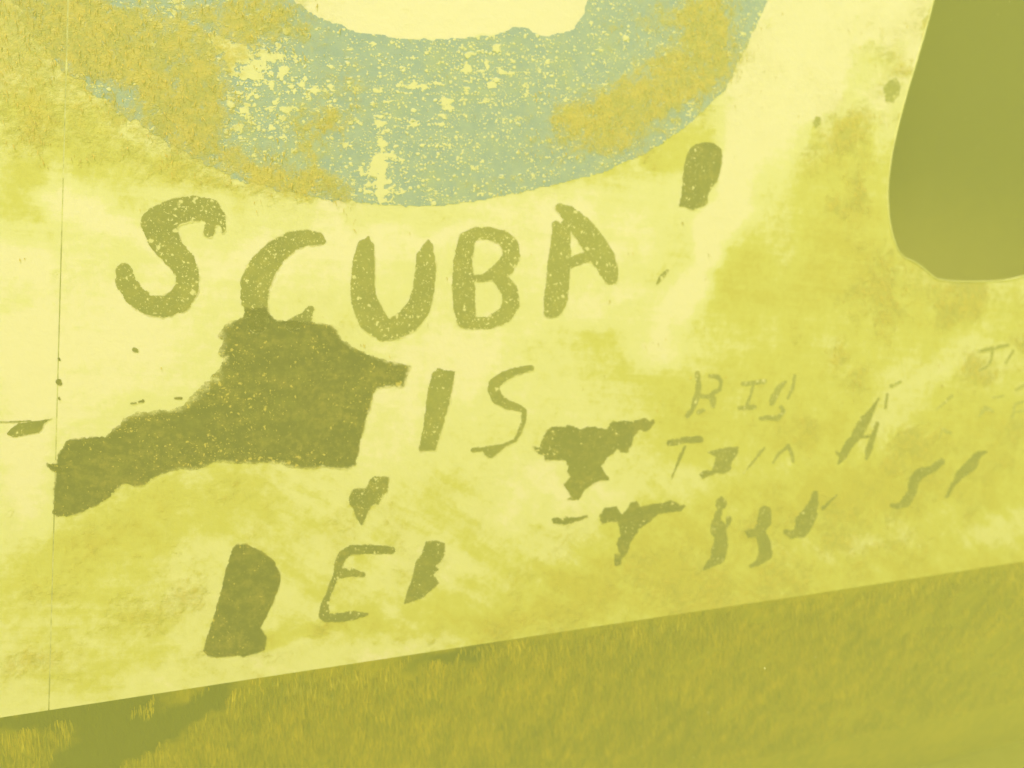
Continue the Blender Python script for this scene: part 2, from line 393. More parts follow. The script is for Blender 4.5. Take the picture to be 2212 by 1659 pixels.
# ---------------------------------------------------------------- ground and water
gx = np.concatenate([np.linspace(-7, -2, 18)[:-1], np.linspace(-2, 3, 60), np.linspace(3, 7, 16)[1:]])
gy = np.linspace(-7, 7, 90)
X, Y = np.meshgrid(gx, gy)
Zb = .10*(fbm(X*.8+9, Y*.8+4, 5, 4)-.5)+.03*(fbm(X*5, Y*5, 8, 3)-.5)
ii = np.arange(X.size).reshape(X.shape)
Fb = np.stack([ii[:-1, :-1], ii[:-1, 1:], ii[1:, 1:], ii[1:, :-1]], -1).reshape(-1, 4)
bed = mesh('lake_bed', np.stack([X.ravel(), Y.ravel(), Zb.ravel()], -1), Fb.tolist(), M_BED, smooth=True)
tag(bed, 'soft yellow silt of the lake bed under the sunken hull', kind='structure')

def box_vf(x0, x1, y0, y1, z0, z1):
    V = [(x, y, z) for z in (z0, z1) for y in (y0, y1) for x in (x0, x1)]
    F = [(0, 2, 3, 1), (4, 5, 7, 6), (0, 1, 5, 4), (2, 6, 7, 3), (0, 4, 6, 2), (1, 3, 7, 5)]
    return V, F
V, F = box_vf(-7.5, 7.5, -7.5, 7.5, -1.1, 2.15)
hm = bpy.data.materials.new('murky_water'); hm.use_nodes = True; ht = hm.node_tree; ht.nodes.clear()
pv = ht.nodes.new('ShaderNodeVolumePrincipled'); ho = ht.nodes.new('ShaderNodeOutputMaterial')
pv.inputs['Color'].default_value = (.905, .94, .32, 1); pv.inputs['Density'].default_value = .37
pv.inputs['Anisotropy'].default_value = .0
ht.links.new(pv.outputs[0], ho.inputs['Volume'])
hz = mesh('haze', V, F, hm); tag(hz, 'murky yellow green lake water all around the hull', kind='stuff')

# ---------------------------------------------------------------- the sunken hull
hull = empty('sunken_hull', ROOT)
tag(hull, 'silt-covered white side of a sunken wreck with scratched lettering and a dark window', 'wreck')

WIN = T('c9', [(1140, -560), (1075, -380), (1020, -180), (975, 0), (940, 130), (882, 330), (830, 500), (780, 680), (748, 820), (727, 960), (718, 1080),
               (725, 1200), (745, 1300), (772, 1380), (810, 1430), (862, 1447), (910, 1480), (960, 1525), (1003, 1553), (1100, 1562), (1300, 1562),
               (1420, 1547), (1490, 1525), (1800, 1490), (2100, 1400), (2250, 1150), (2300, 600), (2330, 0), (2320, -400), (2200, -620), (1800, -700), (1300, -690)])
WINW = np.array([wall_at(*p) for p in WIN])

def chaikin(P, k=2):
    P = np.asarray(P, float)
    for _ in range(k):
        Q = np.roll(P, -1, 0); P = np.stack([.75*P+.25*Q, .25*P+.75*Q], 1).reshape(-1, P.shape[1])
    return P
WINS = chaikin(WINW, 1)
SEAM = -.4815
def seam_u(z): return SEAM+.083*(np.asarray(z)-.917)
TOP = 1.78
def axis(a, b, fa, fb, fine, coarse):
    l = np.arange(fa, fb, fine)
    p = np.linspace(a, fa, max(2, int((fa-a)/coarse)))[:-1] if a < fa-1e-6 else np.array([])
    q = np.linspace(l[-1], b, max(2, int((b-l[-1])/coarse)))[1:] if b > l[-1]+1e-6 else np.array([])
    return np.concatenate([p, l, q])

def panel(us, zs, f, label):
    uv, F = iso(us, zs, f)
    P = wall_pts(uv[:, 0], uv[:, 1], 0.0)
    x, y = photo_of(P); A = growth(x, y)
    be = boundary(F); n = len(P)
    keys = sorted({k for e in be for k in e}); m1 = {k: n+i for i, k in enumerate(keys)}; m2 = {k: n+len(keys)+i for i, k in enumerate(keys)}
    front = P[keys]; back = front+np.array([0, .006, 0])
    V = np.concatenate([P, front, back])
    F = F+[[m1[b], m1[a], m2[a], m2[b]] for a, b in be]
    A = {k: np.concatenate([v, v[keys], v[keys]]) for k, v in A.items()}
    o = mesh('hull_panel', V, F, M_PANEL, hull, A, smooth=True)
    if label: o['label'] = label
    return o
zs = axis(EDGE, TOP, EDGE, 1.46, .005, .04)
us = axis(-.56, 2.4, -.56, 1.0, .005, .05)
U, Zg = np.meshgrid(us, zs)
fw = -sdf_poly(WINS, U, Zg)+.0016*(fbm(U*60, Zg*60, 21, 3)-.5)*2
panel(us, zs, np.maximum(fw, seam_u(Zg)+.0006-U), 'large side panel with lettering, blue arc and window opening')
us = axis(-2.0, -.40, -.72, -.40, .005, .05)
U, Zg = np.meshgrid(us, zs)
panel(us, zs, U-seam_u(Zg)+.0006, 'narrow side panel left of the vertical seam')

# dirt packed into the seam
zz = np.linspace(EDGE+.001, TOP-.001, 260); uu = np.array([-.00058, .00058])
U, Zg = np.meshgrid(uu, zz); U = U+seam_u(Zg); P = wall_pts(U.ravel(), Zg.ravel(), -.0001)
mesh('seam_filler', P, [[2*i, 2*i+1, 2*i+3, 2*i+2] for i in range(len(zz)-1)],
     mat_plain('seam_dirt', (.34, .32, .16), (.78, .73, .42), 14), hull)

# window edge: a thin raised lip along the opening
def tube_closed(P, r, nrm, seg=8):
    P = np.asarray(P); n = len(P)
    tan = np.roll(P, -1, 0)-np.roll(P, 1, 0); tan /= np.linalg.norm(tan, axis=1)[:, None]
    side = np.cross(tan, nrm)
    V = []; F = []
    for k in range(seg):
        a = 2*math.pi*k/seg
        V.append(P+side*(math.cos(a)*r)[:, None]+nrm*(math.sin(a)*r*.8)[:, None])
    V = np.stack(V, 1).reshape(-1, 3)
    for i in range(n):
        for k in range(seg):
            a, b = i*seg+k, i*seg+(k+1) % seg; c, d = ((i+1) % n)*seg+(k+1) % seg, ((i+1) % n)*seg+k
            F.append([a, b, c, d])
    return V, F
WC = chaikin(WINW, 2)
rr = .0005+.0010*fbm(WC[:, 0]*30, WC[:, 1]*30, 4, 3)
V, F = tube_closed(wall_pts(WC[:, 0], WC[:, 1], 0.0005), rr, np.array([0, -1.0, 0]))
mesh('window_rim', V, F, M_RIM, hull, smooth=True)

# dark cabin behind the window
def slab(name, box, mat, label=None):
    V, F = box_vf(*box); o = mesh(name, V, F, mat, hull)
    if label: o['label'] = label
    return o
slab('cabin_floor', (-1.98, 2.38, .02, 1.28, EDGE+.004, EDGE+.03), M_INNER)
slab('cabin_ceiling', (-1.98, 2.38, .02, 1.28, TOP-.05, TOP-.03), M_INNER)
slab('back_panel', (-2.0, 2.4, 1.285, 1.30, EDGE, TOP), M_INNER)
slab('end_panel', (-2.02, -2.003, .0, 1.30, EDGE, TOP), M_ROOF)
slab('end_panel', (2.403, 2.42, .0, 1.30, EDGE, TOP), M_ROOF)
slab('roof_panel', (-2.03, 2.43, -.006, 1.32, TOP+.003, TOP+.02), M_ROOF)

# added partition, with the glow low in the window painted into its colour
xs = np.linspace(.30, 2.3, 30); zz = np.linspace(EDGE+.03, TOP-.05, 60)
U, Zg = np.meshgrid(xs, zz); P = np.stack([U.ravel(), .30+.02*(fbm(U*4, Zg*4, 66, 3).ravel()-.5), Zg.ravel()], -1)
ii = np.arange(U.size).reshape(U.shape)
n_ = N('bulkhead_painted_glow'); low_glow = n_.step(n_.math('ADD', n_.attr('silt'), n_.math('MULTIPLY', n_.math('SUBTRACT', n_.noise(7, 4), .5), .25)), .1, .95)  # silt here is the painted glow, broken up by noise
M_BULK = n_.done(n_.mix(low_glow, (.05, .055, .04), (.75, .58, .20)))
mesh('added_bulkhead', P, np.stack([ii[:-1, :-1], ii[:-1, 1:], ii[1:, 1:], ii[1:, :-1]], -1).reshape(-1, 4).tolist(), M_BULK, hull, dict(silt=np.clip((1.24-Zg.ravel())/.30, 0, 1)), smooth=True)  # silt values: painted glow, stronger towards the bottom

# tucked lower side below the chine
TUCK = math.radians(33)
DN = np.array([0, math.sin(TUCK), -math.cos(TUCK)]); NO = np.array([0, -math.cos(TUCK), -math.sin(TUCK)])
def under_pts(u, s, off):
    d = .010*(fbm(u*4, s*5, 31, 3)-.5)*np.clip(s/.05, 0, 1)+off
    return np.stack([u, np.full_like(u, .004), np.full_like(u, EDGE-.0005)], -1)+s[:, None]*DN+d[:, None]*NO
BAREB = [(60, 1560, 190, 26, -12, .8), (250, 1560, 130, 60, -25, 1.0), (330, 1590, 200, 30, -28, 1.0), (470, 1480, 120, 18, -42, .9), (200, 1640, 120, 40, -28, .9), (1010, 1410, 80, 34, -18, .8), (900, 1430, 90, 22, -10, .6),
         (120, 1530, 130, 16, -10, .7), (560, 1440, 90, 10, -10, .6), (1250, 1470, 30, 120, 5, .4), (1600, 1390, 260, 18, -9, .35), (2150, 1300, 140, 60, -10, .5), (1870, 1300, 200, 14, -8, .4), (800, 1560, 60, 20, -30, .4), (1480, 1360, 80, 14, -30, .4), (2050, 1500, 250, 120, -20, .35)]
un = axis(-2.0, 2.4, -.75, 1.5, .008, .06); sn = np.concatenate([np.arange(0, .46, .008), np.linspace(.46, .66, 9)])
U, Sg = np.meshgrid(un, sn); P = under_pts(U.ravel(), Sg.ravel(), np.zeros(U.size))
ii = np.arange(U.size).reshape(U.shape)
Fu = np.stack([ii[:-1, :-1], ii[1:, :-1], ii[1:, 1:], ii[:-1, 1:]], -1).reshape(-1, 4)
x, y = photo_of(P)
def bare_of(x, y):
    wx = x+26*(fbm(x/40, y/40, 91, 3)-.5)*2; wy = y+26*(fbm(x/40, y/40, 97, 3)-.5)*2
    return blobs(BAREB, wx, wy)
under = mesh('underside_panel', P, Fu.tolist(), M_UNDER, hull, dict(bare=bare_of(x, y)), smooth=True)
under['label'] = 'shaded lower side tucked under the edge and bearded with algae'
slab('keel_panel', (-2.0, 2.4, .37, 1.30, -.06, .035), M_UNDER)

# ---------------------------------------------------------------- marks on the side
MASKS = []        # everything wiped bare, so that no algae tufts are planted there
def mark(name, label, shapes, rag=5.0, grit=.3, veil=0.0, step=.0011, off=.0004, soft=9.0, gritfn=None):
    """shapes: ('p', polygon) or ('s', stroke), already in photo units; a bare patch in the coat"""
    pts = []
    for kind, q in shapes:
        for p in q:
            r = (p[2] if len(p) > 2 else 0)+rag+3
            pts += [(p[0]-r, p[1]-r), (p[0]+r, p[1]+r), (p[0]-r, p[1]+r), (p[0]+r, p[1]-r)]
    w = np.array([wall_at(*p) for p in pts])
    us = np.arange(w[:, 0].min(), w[:, 0].max()+step, step); zs = np.arange(w[:, 1].min(), w[:, 1].max()+step, step)
    U, Zg = np.meshgrid(us, zs)
    x, y = photo_of(np.stack([U, np.zeros_like(U), Zg], -1))
    def dist(x, y):
        d = np.full(x.shape, 1e9)
        for kind, q in shapes:
            d = np.minimum(d, sdf_poly(q, x, y) if kind == 'p' else sdf_stroke(q, x, y))
        return d
    f = dist(x, y)+rag*((fbm(x/22, y/22, 11, 2)-.5)*1.2+(fbm(x/6.5, y/6.5, 13, 3)-.5)*1.6)+3.2*(fbm(x/3, y/3, 14, 2)-.5)
    uv, F = iso(us, zs, f)
    P = wall_pts(uv[:, 0], uv[:, 1], off)
    x, y = photo_of(P)
    d = dist(x, y)
    A = growth(x, y); A['edge'] = np.clip(-d/(soft(x, y) if callable(soft) else soft), -.3, 1.0)
    g = grit if gritfn is None else gritfn(x, y, d)
    A['veil'] = np.full(x.shape, veil)*(.75+.5*fbm(x/45, y/45, 71, 3))
    A['grit'] = np.broadcast_to(g, x.shape)+.25*np.clip(1+d/16, 0, 1)
    o = mesh(name, P, F, M_BARE, hull, A)
    if label: o['label'] = label
    MASKS.append((dist, uv.min(0), uv.max(0)))
    return o
def P_(c, *q): return [('p', T(c, list(a))) for a in q]
def S_(c, *q): return [('s', T(c, list(a))) for a in q]

mark('letter', 'speckled dark letter S that begins the word SCUBA', S_('c1',
    [(960, 430, 50), (985, 330, 60), (960, 230, 105), (800, 215, 115), (640, 250, 120), (500, 350, 155), (540, 470, 150), (620, 600, 125), (720, 700, 120), (765, 800, 105), (765, 930, 105), (690, 1050, 112), (560, 1105, 98), (400, 1080, 92), (275, 985, 98), (208, 870, 96), (200, 790, 82)],
    [(960, 230, 105), (1050, 290, 60), (1090, 380, 25), (1085, 430, 12)], [(560, 1160, 40), (420, 1160, 20), (280, 1090, 12)]), grit=.95, veil=.36)
mark('letter', 'speckled dark letter C above the large dark patch', S_('c1',
    [(1985, 520, 30), (1940, 490, 60), (1850, 480, 72), (1700, 510, 88), (1560, 610, 110), (1440, 750, 128), (1372, 900, 136), (1368, 1020, 128), (1375, 1130, 112), (1400, 1240, 100)],
    [(1870, 1130, 38), (1825, 1200, 60), (1700, 1270, 55)]), grit=.85, veil=.36)
mark('letter', 'dark letter U in the middle of the word SCUBA', S_('c2',
    [(370, 480, 18), (340, 570, 82), (325, 700, 100), (315, 900, 112), (328, 1050, 120), (400, 1210, 128), (500, 1310, 104), (600, 1300, 100), (720, 1230, 112), (815, 1120, 108), (865, 950, 97), (880, 760, 97), (880, 660, 88), (900, 570, 52), (907, 505, 14)]), rag=3.5, grit=.55, veil=.42)
mark('letter', 'dark letter B with two round bowls after the U', S_('c2',
    [(1250, 500, 75), (1215, 700, 88), (1222, 900, 105), (1230, 1100, 102), (1245, 1210, 90)],
    [(1250, 500, 75), (1330, 440, 58), (1450, 440, 58), (1580, 480, 68), (1648, 560, 76), (1655, 650, 78), (1600, 740, 84), (1500, 800, 58), (1400, 845, 36), (1290, 845, 30)],
    [(1545, 840, 66), (1640, 960, 76), (1650, 1080, 76), (1590, 1180, 72), (1450, 1248, 58), (1300, 1248, 56), (1240, 1205, 84)]), rag=3.5, grit=.7, veil=.44)
mark('letter', 'dark letter A that ends the word SCUBA', S_('c3',
    [(395, 920, 40), (440, 1010, 85), (435, 1150, 98), (420, 1300, 106), (410, 1450, 106), (392, 1590, 110), (370, 1660, 92), (345, 1690, 66)],
    [(430, 765, 42), (510, 815, 76), (620, 930, 100), (730, 1080, 110), (820, 1220, 108), (880, 1350, 82), (890, 1390, 66)],
    [(500, 880, 50), (470, 980, 60)], [(520, 1265, 52), (640, 1215, 46), (740, 1190, 52)]), rag=3.5, grit=.45, veil=.46)

PATCH = (T('c4', [(345, 0), (340, 90), (230, 130), (150, 200), (122, 270), (170, 305), (125, 420), (165, 470), (100, 570), (20, 660)])
    + T('D', [(1395, 790), (1340, 800), (1250, 900), (1195, 965), (1090, 1000), (1030, 990), (960, 1012), (900, 1010), (800, 1050), (770, 1090), (680, 1170), (630, 1165), (430, 1190), (410, 1230), (372, 1290), (366, 1340), (312, 1345), (288, 1328), (318, 1385), (362, 1400), (352, 1500)])
    + T('c10', [(560, 1350), (630, 1375), (720, 1382), (900, 1325), (1060, 1250), (1200, 1160), (1270, 1072), (1340, 1022), (1450, 1052), (1560, 1032), (1700, 942), (1850, 892), (1960, 866), (2090, 882)])
    + T('c4', [(0, 1440), (80, 1400), (190, 1390), (330, 1412), (480, 1400), (700, 1405), (800, 1450), (920, 1455), (1050, 1440), (1180, 1456), (1290, 1450), (1360, 1425), (1382, 1330), (1402, 1210), (1440, 1050), (1482, 920), (1512, 790), (1546, 732), (1650, 712), (1790, 715),
                 (1845, 530), (1700, 490), (1560, 452), (1450, 405), (1330, 352), (1230, 292), (1180, 205), (1130, 160), (950, 130), (830, 112), (740, 115), (650, 115), (590, 65), (550, 0)]))
def patch_grit(x, y, d):
    B = [(300, 880, 120, 50, -20, .3), (520, 1000, 130, 22, 0, .45), (470, 850, 60, 60, 0, .35), (560, 760, 60, 120, 0, .18), (420, 960, 100, 16, -10, .3), (250, 1060, 60, 16, -20, .25), (480, 760, 40, 60, 0, .3), (220, 930, 90, 14, -10, .25)]
    return -.04+1.7*blobs(B, x, y)
mark('scraped_patch', 'large dark scraped patch that runs into the letter T', [('p', PATCH)], rag=5.5, gritfn=patch_grit, step=.0012, soft=lambda x, y: 15+95*blobs([(440, 800, 70, 130, 0, 1.0), (300, 880, 90, 30, -20, .6), (830, 760, 90, 40, 20, .35), (520, 1010, 160, 16, 0, .4)], x, y))
mark('letter', 'dark slanted letter I after the dark patch', P_('E', [(620, 725), (740, 745), (720, 850), (700, 960), (660, 1100), (625, 1210), (610, 1260), (505, 1265), (505, 1230), (530, 1100), (550, 950), (565, 850), (585, 765)]), rag=3, grit=.05, veil=.33)
mark('letter', 'thin dark letter S at the end of the second line', S_('E', [(1230, 725, 20), (1130, 745, 26), (1050, 780, 33), (988, 830, 38), (985, 870, 38), (1010, 920, 40), (1070, 960, 32), (1140, 980, 24), (1185, 1000, 19), (1180, 1070, 16), (1150, 1150, 15), (1125, 1195, 13), (1050, 1225, 11), (960, 1245, 16), (850, 1255, 16)])
     + P_('E', [(890, 1235), (1065, 1232), (1030, 1268), (970, 1312), (940, 1300), (910, 1262)]), rag=2, grit=.0, veil=.33)
mark('scrape_mark', 'dark thumb-shaped mark beside the pale streak', P_('c3', [(1600, 230), (1650, 185), (1740, 170), (1830, 185), (1885, 240), (1895, 300), (1880, 420), (1850, 520), (1790, 600), (1760, 660), (1765, 710), (1740, 745), (1630, 785), (1560, 760), (1500, 750), (1515, 680), (1530, 560), (1545, 400), (1570, 300)]), rag=3, grit=.12, veil=0.2)
mark('letter', 'ragged dark blot shaped like a letter T', P_('c5', [(0, 515), (60, 520), (90, 440), (130, 370), (190, 335), (300, 340), (310, 320), (420, 345), (560, 335), (670, 360), (700, 290), (760, 290), (800, 280), (900, 280), (1000, 250), (1060, 290), (1090, 260), (1100, 300), (1060, 360), (1020, 385), (960, 370), (910, 430), (900, 500), (850, 575), (800, 570), (770, 540), (680, 620), (620, 690), (650, 740), (690, 790), (690, 825), (610, 825), (540, 855), (470, 910), (420, 1000), (370, 1005), (310, 990), (350, 970), (300, 900), (280, 855), (340, 790), (310, 740), (320, 700), (300, 640), (200, 640), (110, 640), (100, 600), (40, 580)]), rag=5, grit=-.1, veil=0.14)
mark('letter', 'lower ragged dark blot shaped like a letter T', P_('c5', [(610, 1110), (650, 1070), (760, 1050), (810, 1120), (840, 1090), (880, 1020), (940, 1010), (970, 1060), (1060, 1040), (1150, 1020), (1240, 1000), (1300, 1020), (1380, 1050), (1340, 1100), (1230, 1110), (1130, 1130), (1060, 1190), (980, 1250), (920, 1320), (880, 1390), (860, 1470), (800, 1540), (800, 1580), (735, 1600), (735, 1480), (790, 1490), (760, 1440), (760, 1370), (790, 1300), (770, 1200), (700, 1195), (630, 1215), (600, 1180)]), rag=5, grit=-.1, veil=0.14)
mark('scrape_mark', 'short toothed dark dash left of the lower blot', P_('c5', [(170, 1165), (230, 1150), (270, 1180), (290, 1145), (400, 1150), (490, 1130), (500, 1150), (420, 1190), (290, 1225), (180, 1210)]), rag=4, grit=.1, veil=0.14)
mark('letter', 'faint thin letter B in the upper right line', S_('c6', [(380, 230, 24), (390, 330, 26), (380, 420, 30), (340, 530, 28), (290, 610, 24)], [(490, 250, 16), (560, 258, 22), (592, 305, 20), (578, 370, 22), (510, 410, 24), (518, 460, 32), (520, 520, 22)], [(400, 432, 20), (510, 440, 20)], [(390, 575, 20), (432, 560, 18)]), rag=4.5, grit=.45, soft=7, veil=0.55)
mark('letter', 'faint thin letter I after the faint B', S_('c6', [(790, 325, 22), (980, 300, 22)], [(880, 320, 16), (830, 500, 18)], [(755, 540, 18), (890, 530, 24)]), rag=4, grit=.4, soft=6, veil=0.55)
mark('letter', 'faint thin letter G that ends the upper right line', S_('c6', [(1250, 250, 20), (1232, 370, 17), (1190, 450, 14)], [(1170, 305, 16), (1110, 360, 30), (1070, 430, 38), (1042, 500, 24)], [(1130, 530, 20), (1150, 570, 24), (1100, 632, 26), (1000, 625, 22), (950, 632, 18)]), rag=4, grit=.35, soft=6, veil=0.55)
mark('letter', 'thin dark letter T of the middle right line', S_('c6', [(120, 855, 30), (200, 845, 32)], [(240, 828, 30), (400, 820, 32)], [(265, 880, 15), (220, 990, 16), (145, 1170, 9)]), rag=3, grit=.2, soft=6, veil=0.3)
mark('letter', 'blotted dark letter I of the middle right line', P_('c6', [(465, 935), (530, 915), (620, 890), (750, 885), (745, 950), (690, 1020), (680, 1060), (695, 1090), (630, 1130), (540, 1130), (420, 1175), (390, 1140), (420, 1100), (510, 1100), (530, 1020), (540, 980)]), rag=3.5, grit=.15, veil=0.3)
mark('letter', 'faint thin letter M of the middle right line', S_('c6', [(975, 900, 17), (900, 990, 17), (795, 1120, 13)], [(1195, 880, 20), (1110, 950, 14), (1060, 1030, 10)], [(1195, 880, 20), (1230, 960, 16), (1240, 1020, 15)]), rag=3.5, grit=.35, soft=5, veil=0.55)
mark('letter', 'tall slanted dark letter A at the right', S_('c6', [(2010, 450, 9), (1950, 560, 24), (1890, 640, 50), (1830, 750, 52), (1740, 870, 42), (1680, 980, 38), (1640, 1040, 15)], [(1620, 920, 12), (1660, 990, 20)], [(2085, 420, 16), (2070, 540, 9)], [(1995, 680, 22), (1960, 780, 30), (1910, 950, 30), (1900, 990, 18)], [(1850, 800, 16), (1950, 790, 16)]), rag=3.5, grit=.1, soft=7, veil=0.3)
mark('letter', 'ragged dark letter H of the lowest right line', S_('c6', [(590, 1345, 18), (590, 1400, 52), (580, 1450, 22), (545, 1560, 48), (560, 1650, 62)], [(660, 1540, 28), (645, 1600, 16)]) + S_('I', [(245, 90, 36), (250, 200, 48), (230, 290, 50), (140, 370, 10)]), rag=5, grit=.05, soft=7, veil=0.3)
mark('letter', 'ragged dark letter A of the lowest right line', S_('I', [(535, 0, 42), (530, 60, 48), (500, 120, 36), (530, 200, 42), (540, 270, 46), (490, 330, 20), (440, 350, 10)], [(430, 140, 28), (500, 130, 30)]), rag=5, grit=.05, soft=7, veil=0.3)
mark('letter', 'ragged dark hooked letter J of the lowest right line', S_('I', [(830, 10, 46), (790, 100, 46), (710, 150, 26), (670, 130, 22)]) + S_('c6', [(1440, 1300, 24), (1420, 1400, 52), (1330, 1550, 72), (1310, 1650, 62)], [(1640, 1310, 7), (1600, 1350, 12), (1510, 1440, 20)]), rag=5, grit=.08, soft=7, veil=0.3)
mark('letter', 'slanted dark letter J near the right border', S_('c7', [(1100, 1205, 32), (1020, 1270, 36), (900, 1310, 52), (850, 1380, 52), (840, 1470, 42), (780, 1570, 46), (700, 1610, 26), (650, 1600, 20)]), rag=3.5, grit=-.02, soft=7, veil=0.3)
mark('letter', 'slanted dark letter I farthest to the lower right', S_('c7', [(1510, 1115, 12), (1430, 1140, 32), (1370, 1230, 58), (1280, 1310, 46), (1210, 1400, 24), (1150, 1520, 16)]), rag=3.5, grit=.0, soft=7, veil=0.3)
mark('letter', 'very thin letter T by the right border', S_('c7', [(1430, 215, 14), (1550, 190, 20), (1700, 155, 14)], [(1562, 200, 14), (1550, 290, 13), (1510, 350, 12), (1440, 385, 10)]), rag=3, grit=.3, soft=5, veil=0.55)
mark('scrape_mark', 'faint thin slanted scratch by the right border', S_('c7', [(1745, 210, 13), (1680, 315, 12)]), rag=3, grit=.4, soft=6, veil=0.55)
mark('scrape_mark', 'small faint dash above the tall slanted A', S_('c7', [(645, 528, 18), (725, 488, 16)]), rag=3, grit=.45, soft=6, veil=0.55)
mark('scrape_mark', 'very faint rising dash at the right border under the thin T', S_('c7', [(1775, 558, 14), (1840, 522, 16), (1890, 500, 14)]), rag=3, grit=.3, soft=6, veil=0.78)
mark('scrape_mark', 'very faint angular mark at the right border, lowest of the faint ones', S_('c7', [(1740, 805, 14), (1762, 690, 14), (1850, 660, 12)], [(1752, 760, 10), (1850, 745, 10)]), rag=3, grit=.3, soft=6, veil=0.78)
mark('scrape_mark', 'very faint hooked stroke left of the faint angular mark', S_('c7', [(1440, 795, 12), (1490, 722, 26), (1560, 748, 16)]), rag=3, grit=.3, soft=6, veil=0.82)
mark('scrape_mark', 'very faint level dash above the faint hooked stroke', S_('c7', [(1560, 630, 10), (1660, 612, 10)]), rag=3, grit=.3, soft=6, veil=0.82)
mark('scrape_mark', 'very faint leaning stroke right of the tall slanted A', S_('c7', [(1195, 612, 16), (1120, 680, 12), (1050, 740, 6)]), rag=3, grit=.3, soft=6, veil=0.8)
mark('scrape_mark', 'very faint foot of a stroke below the faint leaning stroke', S_('c7', [(1085, 990, 9), (1108, 905, 12), (1140, 935, 16), (1180, 945, 16)]), rag=3, grit=.3, soft=6, veil=0.8)
mark('letter', 'solid dark letter D at the lower left', P_('c8', [(360, 610), (400, 565), (480, 560), (600, 620), (700, 700), (740, 790), (745, 850), (720, 930), (670, 1060), (590, 1210), (640, 1280), (620, 1380), (570, 1405), (450, 1440), (430, 1425), (250, 1440), (180, 1430), (145, 1390), (170, 1290), (230, 1100), (270, 960), (300, 830), (330, 720)]), rag=3.5, grit=-.12, soft=12)
mark('letter', 'dark letter E between the D and the slanted stub', S_('c8', [(1600, 610, 32), (1450, 605, 38), (1290, 605, 40), (1220, 650, 36), (1190, 720, 33), (1170, 800, 26), (1140, 880, 23), (1110, 960, 21), (1080, 1040, 33), (1080, 1110, 46)], [(1190, 790, 42), (1280, 780, 36), (1380, 800, 20)], [(1090, 1130, 36), (1200, 1130, 36), (1300, 1115, 38), (1410, 1105, 12)]), rag=3, grit=.12, soft=8, veil=0.2)
mark('letter', 'slanted dark stub of a letter after the E', P_('c8', [(1860, 540), (1940, 535), (2010, 555), (2010, 640), (1980, 700), (1940, 730), (1970, 760), (1920, 800), (1965, 860), (1900, 930), (1830, 985), (1760, 1010), (1690, 1035), (1720, 920), (1760, 820), (1780, 700), (1830, 640)]), rag=3, grit=.0, veil=0.2)
mark('scrape_mark', 'heart-shaped dark blot above the letter E', P_('c8', [(1430, 60), (1470, 35), (1580, 45), (1570, 160), (1530, 190), (1500, 260), (1440, 270), (1410, 340), (1370, 435), (1330, 370), (1300, 290), (1270, 250), (1270, 200), (1300, 140), (1340, 130), (1400, 135), (1420, 100)]), rag=3.5, grit=.3, veil=0.2)
mark('scrape_mark', 'dark lens-shaped smear left of the seam', P_('c10', [(60, 490), (120, 420), (200, 370), (300, 350), (430, 335), (580, 315), (480, 370), (460, 430), (420, 470), (260, 500), (150, 525)]) + S_('c10', [(-60, 356, 9), (200, 352, 10), (330, 345, 12)]), rag=3, grit=.1, soft=8, veil=0.2)
mark('scrape_mark', 'tiny dark bird-shaped nick right of the word SCUBA', S_('c3', [(1400, 1330, 13), (1350, 1380, 24), (1300, 1450, 10)]), rag=2.5, grit=.3, soft=6, veil=0.3)
for q, l in (([(1415, 155, 10), (1470, 152, 10)], 'lower of two tiny dark flecks above the dark patch'), ([(1495, 140, 10), (1545, 128, 18)], 'upper of two tiny dark flecks above the dark patch'),
             ([(1890, 100, 10), (1960, 100, 14)], 'tiny dark fleck touching the left flank of the patch')):
    mark('scrape_mark', l, S_('c10', q), rag=2.5, grit=.3, soft=6)
mark('scrape_mark', 'tiny dark fleck left of the patch below the S', S_('c1', [(285, 1487, 22), (310, 1497, 20)]), rag=3, grit=.4, soft=8, veil=0.3)
mark('scrape_mark', 'small olive oval left of the window edge', P_('c9', [(695, 485), (730, 440), (770, 430), (795, 480), (785, 530), (750, 570), (705, 565)]), rag=4, grit=.75, soft=14, veil=0.55)
mark('scrape_mark', 'small olive spot in the pale streak by the window', P_('c9', [(305, 680), (325, 640), (350, 650), (352, 690), (320, 715)]), rag=4, grit=.9, soft=12, veil=0.55)
for yy, r in ((825, 7), (860, 3), (1015, 8), (775, 3)):
    mark('rivet_stain', None, [('s', [(127, yy, r), (129, yy+3, r*.8)])], rag=2, grit=.3, soft=5)

# blue painted arc
OUT = [(-60, -150), (-20, -60), (60, 60), (120, 140), (200, 205), (300, 272), (400, 330), (520, 390), (650, 422), (760, 438), (870, 447), (980, 443), (1100, 421), (1200, 400), (1300, 374), (1400, 330), (1490, 268), (1565, 195), (1615, 100), (1655, 10), (1690, -90), (1710, -150)]
INN = [(1330, -150), (1300, -70), (1272, -10), (1262, 30), (1235, 65), (1180, 78), (1150, 68), (1130, 57), (1108, 58), (1080, 72), (1000, 82), (880, 84), (780, 70), (700, 42), (640, 2), (590, -60), (560, -150)]
def arc(cx, cy, rad, a0, a1): return [(cx+rad*math.cos(math.radians(a)), cy-rad*math.sin(math.radians(a))) for a in np.arange(a0, a1, 6)]
OUTER = OUT+arc(850, -447, 900, -12, 206)       # the arc goes on above the photograph as a full ring
INNER = INN[::-1]+arc(945, -385, 465, -24, 208)
pw = np.array([wall_at(*p) for p in OUTER])
stp = .0024
